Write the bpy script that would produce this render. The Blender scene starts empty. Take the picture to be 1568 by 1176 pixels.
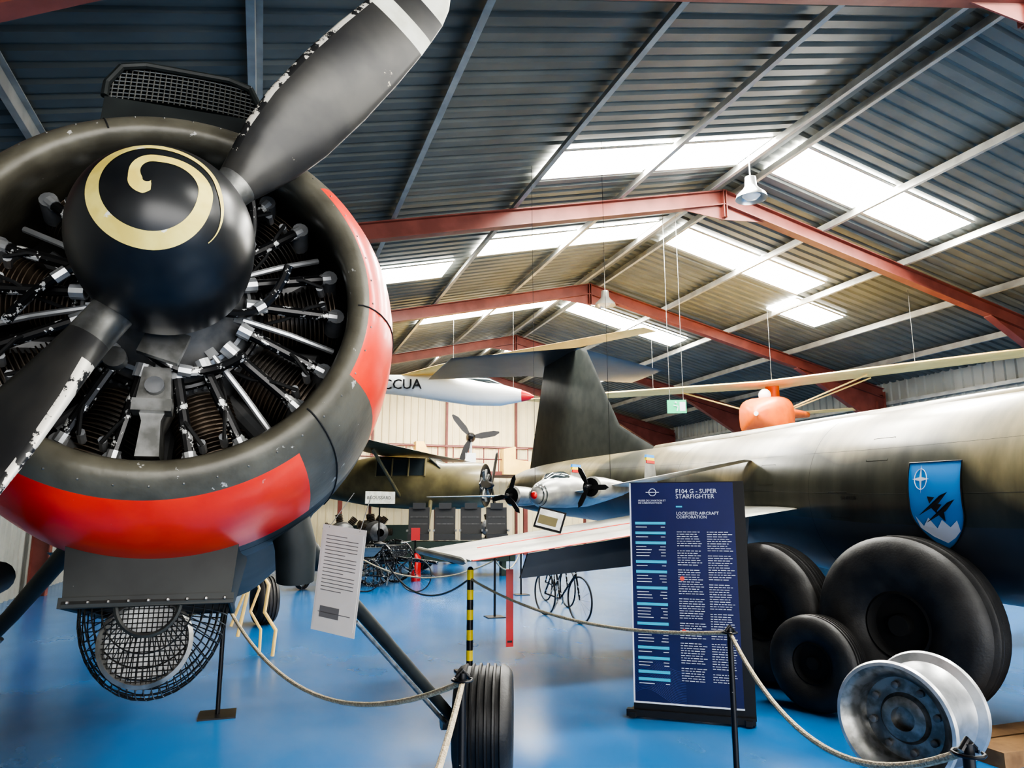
import bpy, math, random, bmesh
from mathutils import Vector, Matrix, Euler
random.seed(4)
SC=bpy.context.scene
COL=SC.collection
H=1.6
# ---------------------------------------------------------------- camera
c=bpy.data.cameras.new('camera'); cam=bpy.data.objects.new('camera',c); COL.objects.link(cam)
c.lens=25.255; c.sensor_width=36; c.clip_end=200
cam.location=(0,0,H); cam.rotation_euler=(math.radians(90)+math.atan(.18),0,-math.radians(18.96))
SC.camera=cam
SC.view_settings.view_transform='AgX'
SC.view_settings.look='AgX - High Contrast'
SC.view_settings.exposure=0.36
# ---------------------------------------------------------------- materials
def mat(name,col,rough=.5,metal=0,col2=None,scale=3,contrast=(.4,.6),bump=0,bscale=40,emit=0,coat=0,detail=4,stretch=None,chips=None,spec=None):
    m=bpy.data.materials.new(name); m.use_nodes=True; nt=m.node_tree; N=nt.nodes; Lk=nt.links
    b=N['Principled BSDF']
    b.inputs['Base Color'].default_value=(*col,1); b.inputs['Roughness'].default_value=rough; b.inputs['Metallic'].default_value=metal
    if spec is not None: b.inputs['Specular IOR Level'].default_value=spec
    if coat: b.inputs['Coat Weight'].default_value=coat; b.inputs['Coat Roughness'].default_value=.15
    tc=N.new('ShaderNodeTexCoord'); src=tc.outputs['Object']
    if stretch:
        mp=N.new('ShaderNodeMapping'); mp.inputs['Scale'].default_value=stretch; Lk.new(src,mp.inputs[0]); src=mp.outputs[0]
    cur=None
    if col2:
        n=N.new('ShaderNodeTexNoise'); n.inputs['Scale'].default_value=scale; n.inputs['Detail'].default_value=detail
        Lk.new(src,n.inputs['Vector'])
        r=N.new('ShaderNodeValToRGB'); r.color_ramp.elements[0].position=contrast[0]; r.color_ramp.elements[1].position=contrast[1]
        r.color_ramp.elements[0].color=(*col,1); r.color_ramp.elements[1].color=(*col2,1)
        Lk.new(n.outputs['Fac'],r.inputs[0]); cur=r.outputs[0]
        Lk.new(cur,b.inputs['Base Color'])
    if chips:
        ccol,cs,th=chips
        n=N.new('ShaderNodeTexNoise'); n.inputs['Scale'].default_value=cs; n.inputs['Detail'].default_value=6; n.inputs['Roughness'].default_value=.65
        Lk.new(src,n.inputs['Vector'])
        r=N.new('ShaderNodeValToRGB'); r.color_ramp.elements[0].position=th; r.color_ramp.elements[1].position=th+.015
        r.color_ramp.elements[0].color=(0,0,0,1); r.color_ramp.elements[1].color=(1,1,1,1)
        Lk.new(n.outputs['Fac'],r.inputs[0])
        mx=N.new('ShaderNodeMix'); mx.data_type='RGBA'
        Lk.new(r.outputs[0],mx.inputs['Factor'])
        if cur: Lk.new(cur,mx.inputs['A'])
        else: mx.inputs['A'].default_value=(*col,1)
        mx.inputs['B'].default_value=(*ccol,1)
        Lk.new(mx.outputs['Result'],b.inputs['Base Color'])
    if bump:
        n=N.new('ShaderNodeTexNoise'); n.inputs['Scale'].default_value=bscale; Lk.new(src,n.inputs['Vector'])
        bp=N.new('ShaderNodeBump'); bp.inputs['Strength'].default_value=bump; bp.inputs['Distance'].default_value=.01
        Lk.new(n.outputs['Fac'],bp.inputs['Height']); Lk.new(bp.outputs[0],b.inputs['Normal'])
    if emit:
        b.inputs['Emission Color'].default_value=(*col,1); b.inputs['Emission Strength'].default_value=emit
    return m
M={}
M['olive']=mat('olive_paint',(.080,.073,.054),.40,.1,(.125,.116,.088),6,bump=.1,chips=((.42,.41,.38),16,.67))
M['olivedk']=mat('dark_green_paint',(.018,.022,.020),.48,0,(.032,.036,.032),4,chips=((.25,.25,.22),16,.72))
M['scoop']=mat('scoop_dark_paint',(.010,.013,.013),.55,0,(.018,.022,.021),6,chips=((.25,.25,.22),18,.73))
M['red']=mat('red_paint',(.82,.045,.012),.36,0,(.70,.030,.010),5,chips=((.5,.4,.35),22,.71),coat=.2)
M['black']=mat('black_paint',(.010,.011,.013),.33,0,(.017,.018,.019),8,chips=((.3,.27,.2),18,.72))
M['blade']=mat('blade_paint',(.024,.024,.025),.36,.2,(.050,.048,.044),4,chips=((.40,.36,.27),7,.68))
M['bladewear']=mat('blade_leading_edge_wear',(.026,.026,.026),.4,.3,chips=((.66,.62,.54),15,.47))
M['cream']=mat('cream_yellow_paint',(.78,.66,.20),.5,0,(.66,.52,.13),12,chips=((.75,.72,.6),14,.66))
M['whitep']=mat('white_paint',(.72,.72,.62),.5,0,(.58,.57,.46),10)
M['steel']=mat('worn_steel',(.30,.30,.29),.38,.8,(.16,.16,.15),14)
M['alu']=mat('cast_aluminium',(.55,.56,.57),.38,.75,(.42,.43,.44),9)
M['engine']=mat('engine_grey',(.12,.125,.13),.42,.4,(.20,.20,.20),10)
M['fin']=mat('cylinder_fins',(.060,.054,.048),.45,.5,(.15,.115,.085),7)
M['dark']=mat('dark_void',(.008,.008,.008),.8)
M['rodblk']=mat('pushrod_black',(.012,.012,.013),.3,.3,chips=((.6,.6,.58),26,.58))
M['rubber']=mat('tyre_rubber',(.014,.014,.0145),.5,0,(.030,.029,.028),5,bump=.15,bscale=60)
M['rubber2']=mat('tyre_rubber_worn',(.02,.02,.02),.62,0,(.045,.04,.036),4)
M['beam']=mat('red_oxide_steel',(.155,.040,.030),.5,0,(.195,.055,.042),3)
M['purlin']=mat('galvanised_purlin',(.29,.29,.27),.45,.3,(.38,.38,.35),3)
M['roof']=mat('roof_sheet',(.100,.108,.098),.5,.1,(.13,.138,.124),1.2)
M['cream_wall']=mat('cream_sheet_wall_glow',(.78,.66,.40),.6,0,(.66,.57,.36),.8,emit=.22)  # weak emission in place of daylight coming through the translucent sheets
M['grey_wall']=mat('grey_sheet_wall',(.34,.34,.30),.6,0,(.26,.26,.23),.8)
M['rope']=mat('jute_rope',(.50,.43,.30),.8,0,(.30,.25,.17),90,bump=.8,bscale=120)
M['postblk']=mat('stanchion_black',(.012,.012,.014),.35,.3,chips=((.5,.48,.42),30,.70))
M['yellow']=mat('yellow_paint',(.80,.60,.02),.5)
M['navy']=mat('navy_panel',(.006,.011,.075),.42,0,(.008,.014,.09),2)
M['textw']=mat('print_white',(.62,.66,.74),.5)
M['cyan']=mat('print_cyan',(.03,.42,.60),.5)
M['wave']=mat('print_wave_blue',(.02,.05,.22),.5)
M['printred']=mat('print_red',(.7,.08,.06),.5)
M['pblack']=mat('black_frame',(.012,.012,.014),.3)
M['belly']=mat('belly_blue_grey',(.052,.058,.066),.42,0,(.038,.044,.053),2,coat=.1)
M['badge']=mat('badge_blue',(.03,.25,.62),.4)
M['silver']=mat('silver_paint',(.36,.36,.33),.35,.45,(.27,.27,.26),6)
M['wingsilver']=mat('wing_bare_grey',(.38,.37,.31),.4,.3,(.24,.24,.215),3,chips=((.6,.6,.58),9,.68))
M['glass']=mat('dark_glass',(.03,.04,.045),.08,0)
M['tan']=mat('doped_fabric_tan_glow',(.84,.58,.20),.55,0,(.74,.49,.15),2,emit=.14)  # emission added so the wing fabric looks lit from above
M['orange']=mat('orange_paint_glow',(.82,.16,.015),.4,0,(.72,.12,.012),4,emit=.04)  # faint emission added, the pod paint glows slightly by itself
M['gwhite']=mat('glider_white',(.72,.74,.74),.35)
M['green']=mat('exit_green',(.02,.45,.20),.5,emit=.4)
M['paper']=mat('paper_sheet',(.55,.53,.50),.5,0,(.50,.485,.455),5)
M['ink']=mat('print_ink',(.12,.12,.12),.7)
M['armyolive']=mat('army_olive',(.165,.140,.070),.40,0,(.11,.095,.050),2,coat=.2)
M['seat']=mat('seat_black_vinyl',(.045,.046,.048),.38)
M['crate']=mat('dark_green_box',(.03,.05,.035),.5)
M['extred']=mat('extinguisher_red',(.50,.015,.015),.3)
M['wood']=mat('wood',(.28,.16,.07),.6,0,(.18,.10,.045),6)
M['mesh']=mat('mesh_wire',(.05,.05,.048),.4,.7)
M['meshl']=mat('mesh_wire_light',(.14,.14,.13),.4,.7)
M['lampg']=mat('lamp_shade',(.55,.56,.55),.3,.8)
M['skirt']=mat('interior_white',(.62,.63,.62),.5,0,(.45,.45,.44),8)

def floor_mat():
    m=bpy.data.materials.new('blue_epoxy_floor'); m.use_nodes=True; nt=m.node_tree; N=nt.nodes; Lk=nt.links
    b=N['Principled BSDF']; tc=N.new('ShaderNodeTexCoord')
    n=N.new('ShaderNodeTexNoise'); n.inputs['Scale'].default_value=.5; n.inputs['Detail'].default_value=3; n.inputs['Roughness'].default_value=.5
    Lk.new(tc.outputs['Object'],n.inputs['Vector'])
    r=N.new('ShaderNodeValToRGB'); e=r.color_ramp.elements
    e[0].position=.3; e[0].color=(.010,.115,.32,1); e[1].position=.75; e[1].color=(.018,.145,.37,1)
    Lk.new(n.outputs['Fac'],r.inputs[0])
    n2=N.new('ShaderNodeTexNoise'); n2.inputs['Scale'].default_value=.9; n2.inputs['Detail'].default_value=7; n2.inputs['Roughness'].default_value=.5
    mp=N.new('ShaderNodeMapping'); mp.inputs['Scale'].default_value=(1,.5,1); mp.inputs['Rotation'].default_value=(0,0,.5); Lk.new(tc.outputs['Object'],mp.inputs[0]); Lk.new(mp.outputs[0],n2.inputs['Vector'])
    r2=N.new('ShaderNodeValToRGB'); r2.color_ramp.elements[0].position=.45; r2.color_ramp.elements[1].position=.9; r2.color_ramp.elements[1].color=(.45,.45,.45,1)
    Lk.new(n2.outputs['Fac'],r2.inputs[0])
    mx=N.new('ShaderNodeMix'); mx.data_type='RGBA'; Lk.new(r2.outputs[0],mx.inputs['Factor']); Lk.new(r.outputs[0],mx.inputs['A']); mx.inputs['B'].default_value=(.14,.20,.27,1)
    # few small stains
    n3=N.new('ShaderNodeTexNoise'); n3.inputs['Scale'].default_value=2.3; n3.inputs['Detail'].default_value=6; Lk.new(tc.outputs['Object'],n3.inputs['Vector'])
    r3=N.new('ShaderNodeValToRGB'); r3.color_ramp.elements[0].position=.74; r3.color_ramp.elements[1].position=.76; r3.color_ramp.elements[1].color=(.6,.6,.6,1); Lk.new(n3.outputs['Fac'],r3.inputs[0])
    mx2=N.new('ShaderNodeMix'); mx2.data_type='RGBA'; Lk.new(r3.outputs[0],mx2.inputs['Factor']); Lk.new(mx.outputs['Result'],mx2.inputs['A']); mx2.inputs['B'].default_value=(.22,.17,.12,1)
    Lk.new(mx2.outputs['Result'],b.inputs['Base Color'])
    mr=N.new('ShaderNodeMapRange'); mr.inputs['From Min'].default_value=.3; mr.inputs['From Max'].default_value=.7; mr.inputs['To Min'].default_value=.19; mr.inputs['To Max'].default_value=.28
    Lk.new(n2.outputs['Fac'],mr.inputs['Value']); Lk.new(mr.outputs[0],b.inputs['Roughness'])
    bp=N.new('ShaderNodeBump'); bp.inputs['Strength'].default_value=.18; bp.inputs['Distance'].default_value=.012
    Lk.new(n2.outputs['Fac'],bp.inputs['Height']); Lk.new(bp.outputs[0],b.inputs['Normal'])
    b.inputs['Specular IOR Level'].default_value=.75
    return m
M['floor']=floor_mat()
def camo_mat():
    m=bpy.data.materials.new('camouflage_paint'); m.use_nodes=True; nt=m.node_tree; N=nt.nodes; Lk=nt.links
    b=N['Principled BSDF']; tc=N.new('ShaderNodeTexCoord'); b.inputs['Roughness'].default_value=.34; b.inputs['Coat Weight'].default_value=.2; b.inputs['Coat Roughness'].default_value=.2
    n=N.new('ShaderNodeTexNoise'); n.inputs['Scale'].default_value=.50; n.inputs['Detail'].default_value=1.0; Lk.new(tc.outputs['Object'],n.inputs['Vector'])
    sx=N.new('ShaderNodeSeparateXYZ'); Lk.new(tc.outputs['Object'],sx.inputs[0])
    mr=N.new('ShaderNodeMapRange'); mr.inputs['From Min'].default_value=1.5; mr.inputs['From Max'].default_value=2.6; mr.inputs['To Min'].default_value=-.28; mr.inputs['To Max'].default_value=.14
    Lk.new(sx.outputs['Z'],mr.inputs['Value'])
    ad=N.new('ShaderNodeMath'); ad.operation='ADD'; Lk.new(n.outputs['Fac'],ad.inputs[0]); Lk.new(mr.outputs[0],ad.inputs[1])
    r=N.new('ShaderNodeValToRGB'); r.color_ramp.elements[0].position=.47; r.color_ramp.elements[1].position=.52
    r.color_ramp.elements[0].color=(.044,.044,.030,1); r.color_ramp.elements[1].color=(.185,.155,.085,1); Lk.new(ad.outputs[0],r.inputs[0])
    n2=N.new('ShaderNodeTexNoise'); n2.inputs['Scale'].default_value=2; n2.inputs['Detail'].default_value=7; 
    mp=N.new('ShaderNodeMapping'); mp.inputs['Scale'].default_value=(1,2.5,.8); Lk.new(tc.outputs['Object'],mp.inputs[0]); Lk.new(mp.outputs[0],n2.inputs['Vector'])
    r2=N.new('ShaderNodeMapRange'); r2.inputs['From Min'].default_value=.3; r2.inputs['From Max'].default_value=.7; r2.inputs['To Min'].default_value=.6; r2.inputs['To Max'].default_value=1.4; Lk.new(n2.outputs['Fac'],r2.inputs['Value'])
    mx=N.new('ShaderNodeMix'); mx.data_type='RGBA'; mx.blend_type='MULTIPLY'; mx.inputs['Factor'].default_value=1
    Lk.new(r.outputs[0],mx.inputs['A']); Lk.new(r2.outputs[0],mx.inputs['B']); Lk.new(mx.outputs['Result'],b.inputs['Base Color'])
    return m
M['camo']=camo_mat()
def sky_mat():
    m=bpy.data.materials.new('skylight_panel'); m.use_nodes=True; nt=m.node_tree; N=nt.nodes; Lk=nt.links
    b=N['Principled BSDF']; b.inputs['Base Color'].default_value=(.8,.82,.84,1)
    b.inputs['Emission Color'].default_value=(1,.975,.90,1); b.inputs['Emission Strength'].default_value=52
    return m
M['sky']=sky_mat()

# ---------------------------------------------------------------- helpers
def root(name,loc=(0,0,0),rot=(0,0,0)):
    e=bpy.data.objects.new(name,None); COL.objects.link(e); e.location=loc; e.rotation_euler=rot; e.empty_display_size=.1
    return e
def RM(r): return Matrix.LocRotScale(r.location,r.rotation_euler,(1,1,1))
def wl(r,p): return RM(r).inverted()@Vector(p)
def mob(name,V,F,mt,parent=None,smooth=True,mi=None,loc=(0,0,0),rot=(0,0,0),auto=None):
    me=bpy.data.meshes.new(name); me.from_pydata([tuple(v) for v in V],[],F)
    mts=mt if isinstance(mt,(list,tuple)) else [mt]
    for x in mts: me.materials.append(M[x])
    if mi: me.polygons.foreach_set('material_index',mi)
    bm=bmesh.new(); bm.from_mesh(me); bmesh.ops.recalc_face_normals(bm,faces=bm.faces); bm.to_mesh(me); bm.free()
    if smooth:
        me.polygons.foreach_set('use_smooth',[True]*len(me.polygons))
        if auto is not None:
            try: me.set_sharp_from_angle(angle=math.radians(auto))
            except Exception: pass
    o=bpy.data.objects.new(name,me); COL.objects.link(o); o.location=loc; o.rotation_euler=rot
    if parent: o.parent=parent
    return o
class B:
    def __init__(s): s.V=[];s.F=[];s.mi=[]
    def add(s,V,F,m=0):
        n=len(s.V); s.V+= [Vector(v) for v in V]; s.F+=[tuple(i+n for i in f) for f in F]; s.mi+=[m]*len(F)
    def box(s,cx,cy,cz,sx,sy,sz,m=0,R=None):
        V=[Vector((x*sx/2,y*sy/2,z*sz/2)) for x in(-1,1) for y in(-1,1) for z in(-1,1)]
        if R is not None: V=[R@v for v in V]
        V=[v+Vector((cx,cy,cz)) for v in V]
        s.add(V,[(0,1,3,2),(4,6,7,5),(0,4,5,1),(2,3,7,6),(0,2,6,4),(1,5,7,3)],m)
    def tube(s,pts,r,n=8,m=0,caps=True):
        pts=[Vector(p) for p in pts]; rr=r if isinstance(r,(list,tuple)) else [r]*len(pts)
        base=len(s.V); up=None
        for i,p in enumerate(pts):
            d=(pts[min(i+1,len(pts)-1)]-pts[max(i-1,0)]).normalized()
            if up is None:
                a=Vector((0,0,1)) if abs(d.z)<.9 else Vector((1,0,0)); u=d.cross(a).normalized()
            else: u=(up-d*up.dot(d)).normalized()
            up=u; v=d.cross(u)
            for k in range(n):
                a=2*math.pi*k/n; s.V.append(p+(u*math.cos(a)+v*math.sin(a))*rr[i])
        for i in range(len(pts)-1):
            for k in range(n):
                k2=(k+1)%n; s.F.append((base+i*n+k,base+i*n+k2,base+(i+1)*n+k2,base+(i+1)*n+k)); s.mi.append(m)
        if caps:
            s.F.append(tuple(base+k for k in range(n))); s.mi.append(m)
            s.F.append(tuple(base+(len(pts)-1)*n+k for k in range(n))); s.mi.append(m)
    def lathe(s,prof,axis=(0,1,0),o=(0,0,0),seg=32,m=0,mf=None,closed=False):
        ax=Vector(axis).normalized(); a=Vector((0,0,1)) if abs(ax.z)<.9 else Vector((0,1,0))
        u=(a-ax*a.dot(ax)).normalized(); v=ax.cross(u); o=Vector(o); base=len(s.V); P=len(prof)
        for (y,r) in prof:
            for k in range(seg):
                t=2*math.pi*k/seg; s.V.append(o+ax*y+(v*math.cos(t)+u*math.sin(t))*r)
        for i in range(P if closed else P-1):
            i2=(i+1)%P
            for k in range(seg):
                k2=(k+1)%seg; s.F.append((base+i*seg+k,base+i*seg+k2,base+i2*seg+k2,base+i2*seg+k))
                s.mi.append(mf(i,(k+.5)*360/seg) if mf else m)
    def sphere(s,o,r,m=0,n=16,sc=(1,1,1)):
        base=len(s.V); o=Vector(o)
        for i in range(n//2+1):
            ph=math.pi*i/(n//2)
            for k in range(n):
                t=2*math.pi*k/n; s.V.append(o+Vector((math.sin(ph)*math.cos(t)*r*sc[0],math.sin(ph)*math.sin(t)*r*sc[1],math.cos(ph)*r*sc[2])))
        for i in range(n//2):
            for k in range(n):
                k2=(k+1)%n; s.F.append((base+i*n+k,base+i*n+k2,base+(i+1)*n+k2,base+(i+1)*n+k)); s.mi.append(m)
    def wing(s,secs,m=0,n=10,mf=None):
        base=len(s.V); ring=2*n
        for LE,TE,th,up in secs:
            LE=Vector(LE);TE=Vector(TE);up=Vector(up)
            pts=[]
            for k in range(n+1):
                x=(1-math.cos(math.pi*k/n))/2; y=th*2.6*(.2969*math.sqrt(x)-.126*x-.3516*x*x+.2843*x**3-.1015*x**4)/.52*.5
                pts.append((x,y))
            for x,y in pts: s.V.append(LE.lerp(TE,x)+up*y)
            for x,y in pts[-2:0:-1]: s.V.append(LE.lerp(TE,x)-up*y*.8)
        for i in range(len(secs)-1):
            for k in range(ring):
                k2=(k+1)%ring; s.F.append((base+i*ring+k,base+i*ring+k2,base+(i+1)*ring+k2,base+(i+1)*ring+k)); s.mi.append(mf(i,k) if mf else m)
        for i in (0,len(secs)-1):
            s.F.append(tuple(base+i*ring+k for k in range(ring))); s.mi.append(m)
    def loft(s,secs,n=32,m=0,mf=None,caps=True):
        base=len(s.V)
        for y,cx,cz,rx,rz,pw in secs:
            for k in range(n):
                t=2*math.pi*k/n; ca,sa=math.cos(t),math.sin(t)
                s.V.append(Vector((cx+rx*math.copysign(abs(ca)**pw,ca),y,cz+rz*math.copysign(abs(sa)**pw,sa))))
        for i in range(len(secs)-1):
            for k in range(n):
                k2=(k+1)%n; s.F.append((base+i*n+k,base+i*n+k2,base+(i+1)*n+k2,base+(i+1)*n+k)); s.mi.append(mf(i,(k+.5)*360/n) if mf else m)
        if caps:
            for i in (0,len(secs)-1): s.F.append(tuple(base+i*n+k for k in range(n))); s.mi.append(m)
    def plate(s,poly,d,m=0):
        n=len(poly); d=Vector(d); V=[Vector(p) for p in poly]; V=V+[v+d for v in V]
        F=[tuple(range(n)),tuple(range(n,2*n))]+[(i,(i+1)%n,n+(i+1)%n,n+i) for i in range(n)]
        s.add(V,F,m)
    def out(s,name,mt,parent=None,smooth=True,auto=40,**k): return mob(name,s.V,s.F,mt,parent,smooth,s.mi,auto=auto,**k)
def text(body,size,loc,mt,parent,rot=(math.pi/2,0,0),ext=.001,align='LEFT',name='lettering',sp=1.0):
    cu=bpy.data.curves.new(name,'FONT'); cu.body=body; cu.size=size; cu.extrude=ext; cu.align_x=align; cu.space_line=sp
    cu.materials.append(M[mt]); cu.resolution_u=2
    o=bpy.data.objects.new(name,cu); COL.objects.link(o); o.location=loc; o.rotation_euler=rot; o.parent=parent
    return o
def sag(a,b,s,n=24):
    a=Vector(a);b=Vector(b); return [a.lerp(b,i/n)-Vector((0,0,s*4*(i/n)*(1-i/n))) for i in range(n+1)]

# ---------------------------------------------------------------- hangar shell
XL,XR,YF,YB=-4.4,18.0,-9.0,29.6
RX=8.0
def rz(x): return 7.88-.235*abs(x-RX)
b=B(); b.box((XL+XR)/2,(YF+YB)/2,-.05,XR-XL+.4,YB-YF+.4,.1); b.out('floor','floor',smooth=False)
def corr(y0,y1,p=.26,h=.04):
    L=[];y=y0
    while y<y1:
        L+= [(y,0),(y+p*.55,0),(y+p*.68,h),(y+p*.87,h)]; y+=p
    L.append((y,0)); return L
b=B(); pr=corr(YF,YB); V=[]
for (y,h) in pr:
    for x in (XL-.2,RX,XR+.2): V.append((x,y,rz(x)+h))
F=[]
for i in range(len(pr)-1):
    for j in range(2): F.append((i*3+j,i*3+j+1,(i+1)*3+j+1,(i+1)*3+j))
b.add(V,F)
b.out('ceiling','roof',smooth=False)
b=B(); b.plate([(RX-.13,YF,rz(RX-.13)-.01),(RX,YF,rz(RX)-.01),(RX+.13,YF,rz(RX+.13)-.01),(RX,YF,rz(RX)-.04)],(0,YB-YF,0)); b.out('trim_1','roof',smooth=False)
wn=0
def skyl(x0,x1,y0,y1):
    global wn; wn+=1
    b=B(); b.plate([(x0,y0,rz(x0)-.015),(x1,y0,rz(x1)-.015),(x1,y1,rz(x1)-.015),(x0,y1,rz(x0)-.015)],(0,0,-.02),0)
    for y in (y0,y1): b.plate([(x0,y-.03,rz(x0)-.035),(x1,y-.03,rz(x1)-.035),(x1,y+.03,rz(x1)-.035),(x0,y+.03,rz(x0)-.035)],(0,0,-.02),1)
    b.out('window_%d'%wn,['sky','purlin'],smooth=False)
for y0 in (-2.8,3.2,9.05,12.75,18.6,24.6):
    for x0,x1 in ((3.85,5.78),(5.86,7.72),(8.32,10.28),(10.36,12.1)): skyl(x0,x1,y0,y0+1.0)
skyl(2.0,3.5,13.9,15.0); skyl(12.2,13.7,13.9,15.0)
b=B()
PX=[-4.1,-2.35,-.3,1.75,3.8,5.82,7.75,8.3,10.32,12.35,14.4,16.4]
for x in PX:
    z=rz(x)
    b.box(x,(YF+YB)/2,z-.12,.012,YB-YF,.15); b.box(x+.03,(YF+YB)/2,z-.05,.07,YB-YF,.012); b.box(x-.03,(YF+YB)/2,z-.195,.07,YB-YF,.012)
b.out('roof_purlin','purlin',smooth=False)
for ty in (-6.8,-.7,5.05,10.9,16.9,22.9,28.9):
    b=B()
    for s,xe in ((-1,XL+.15),(1,XR-.15)):
        for (o1,o2,w) in ((.20,.22,.18),(.22,.48,.02),(.48,.50,.18)):
            b.plate([(RX,ty-w/2,rz(RX)-o1),(xe,ty-w/2,rz(xe)-o1),(xe,ty-w/2,rz(xe)-o2),(RX,ty-w/2,rz(RX)-o2)],(0,w,0))
        b.plate([(RX,ty-.01,rz(RX)-.5),(RX+s*.9,ty-.01,rz(RX+.9)-.5),(RX,ty-.01,rz(RX)-.78)],(0,.02,0))
        b.box(RX+s*.03,ty,rz(RX)-.48,.02,.2,.55)
        b.box(xe,ty,rz(xe)/2-.15,.02,.2,rz(xe)-.3); b.box(xe-s*.16,ty,rz(xe)/2-.2,.3,.02,rz(xe)-.4); b.box(xe-s*.31,ty,rz(xe)/2-.3,.02,.2,rz(xe)-.6)
        h0=(xe-s*.3,rz(xe)-.4); h1=(xe-s*3.2,rz(xe-s*3.2)-.5); h2=(xe-s*.3,rz(xe)-1.35)
        b.plate([(h0[0],ty-.01,h0[1]),(h1[0],ty-.01,h1[1]),(h2[0],ty-.01,h2[1])],(0,.02,0))
        b.plate([(h1[0],ty-.09,h1[1]),(h2[0],ty-.09,h2[1]),(h2[0],ty-.09,h2[1]-.02),(h1[0],ty-.09,h1[1]-.02)],(0,.18,0))
    b.out('roof_truss','beam',smooth=False)
def ribwall(name,p0,p1,topf,mt,nrm,z0=0,p=.3,h=.04):
    p0=Vector(p0);p1=Vector(p1);L=(p1-p0).length;d=(p1-p0)/L;nv=Vector(nrm)
    V=[];t=0
    prof=[]
    while t<L: prof+=[(t,0),(t+p*.6,0),(t+p*.7,h),(t+p*.9,h)]; t+=p
    prof.append((L,0)); prof=[(min(t,L),h) for t,h in prof]
    for t,h in prof:
        q=p0+d*t+nv*h; V.append((q.x,q.y,z0)); V.append((q.x,q.y,topf(q)))
    F=[(2*i,2*i+2,2*i+3,2*i+1) for i in range(len(prof)-1)]
    b=B(); b.add(V,F); return b.out(name,mt,smooth=False)
top=lambda q:rz(q.x)+.05
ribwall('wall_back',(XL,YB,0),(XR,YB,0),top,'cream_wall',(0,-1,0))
ribwall('wall_right',(XR,YF,0),(XR,YB,0),top,'grey_wall',(-1,0,0))
ribwall('wall_left',(XL,YF,0),(XL,YB,0),top,'grey_wall',(1,0,0))
ribwall('wall_front',(XL,YF,0),(XR,YF,0),top,'grey_wall',(0,1,0),z0=4.6)
b=B()
for x in (-1,1.5,4.1,7.2,10.3,13.5,16): b.box(x,YB-.16,rz(x)/2,.09,.12,rz(x)-.2)
for z in (2.2,4.4): b.box((XL+XR)/2,YB-.11,z,XR-XL-.4,.05,.07)
b.out('trim_2','beam',smooth=False)
b=B()
for z in (2.2,3.6,4.9): b.box(XR-.12,(YF+YB)/2,z,.06,YB-YF,.1)
b.out('trim_3','purlin',smooth=False)

# ---------------------------------------------------------------- radial engined aircraft (foreground left)
A=root('radial_engine_aircraft',(-.30,2.2,2.25),(-math.radians(12),0,0))
prof=[(.5,.60),(.30,.575),(.14,.54),(.06,.522),(.02,.520),(0,.530),(-.012,.546),(-.014,.562),(-.006,.582),(.010,.602),(.035,.624),(.07,.646),(.11,.665),(.16,.681),(.22,.694),(.28,.703),(.34,.709),(.40,.713),(.46,.715),(.52,.715),(.58,.714),(.64,.711),(.75,.702),(.90,.685),(1.0,.665),(1.0,.65),(.9,.67)]
def cf(i,a):
    y=(prof[i][0]+prof[i+1][0])/2
    if i<8: return 0
    if (a<44 or a>334):
        if .0<y<.50: return 1
    if 200<a<309 and .05<y:
        lim=.46
        if 236<a<288: lim=.61
        if y<lim: return 1
        return 2
    if y>.45: return 2 if a>200 else 0
    return 0
b=B(); b.lathe(prof,seg=240,mf=cf); b.out('cowling',['olive','red','olivedk'],A)
b=B()
for a in (112,-2,182,318,222,62):
    t=math.radians(a); b.tube([(math.cos(t)*(r+.001),y,math.sin(t)*(r+.001)) for y,r in prof[6:23]],.003,5)
b.lathe([(y,.717) for y in (.545,.549,.553)],seg=120)
b.out('panel_seams','dark',A)
b=B()
for a in range(0,360,8):
    t=math.radians(a)
    b.sphere((math.cos(t)*.594,.004,math.sin(t)*.594),.0035,0,6)
b.out('rivets','steel',A)
b=B(); b.loft([(.85,0,0,.64,.66,1),(1.3,0,-.03,.60,.66,.9),(2.0,0,-.0,.56,.66,.8),(3.0,0,0,.48,.58,.8),(4.2,0,.0,.36,.42,.9),(5.3,0,.05,.22,.28,1),(6.1,0,.1,.08,.18,1)],40)
b.out('fuselage','olivedk',A)
b=B(); b.plate([(-.015,5.2,.2),(-.015,6.2,.2),(-.015,6.35,1.1),(-.015,5.9,1.15)],(.03,0,0)); b.wing([((-1.5,5.5,.15),(-1.5,6.1,.15),.04,(0,0,1)),((1.5,5.5,.15),(1.5,6.1,.15),.04,(0,0,1))]); b.out('tail_surfaces','olive',A)
b=B(); b.loft([(1.4,0,.6,.3,.05,1),(1.7,0,.7,.36,.28,1),(2.6,0,.7,.36,.3,1),(3.4,0,.5,.25,.1,1)],24); b.out('canopy','glass',A)
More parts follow.
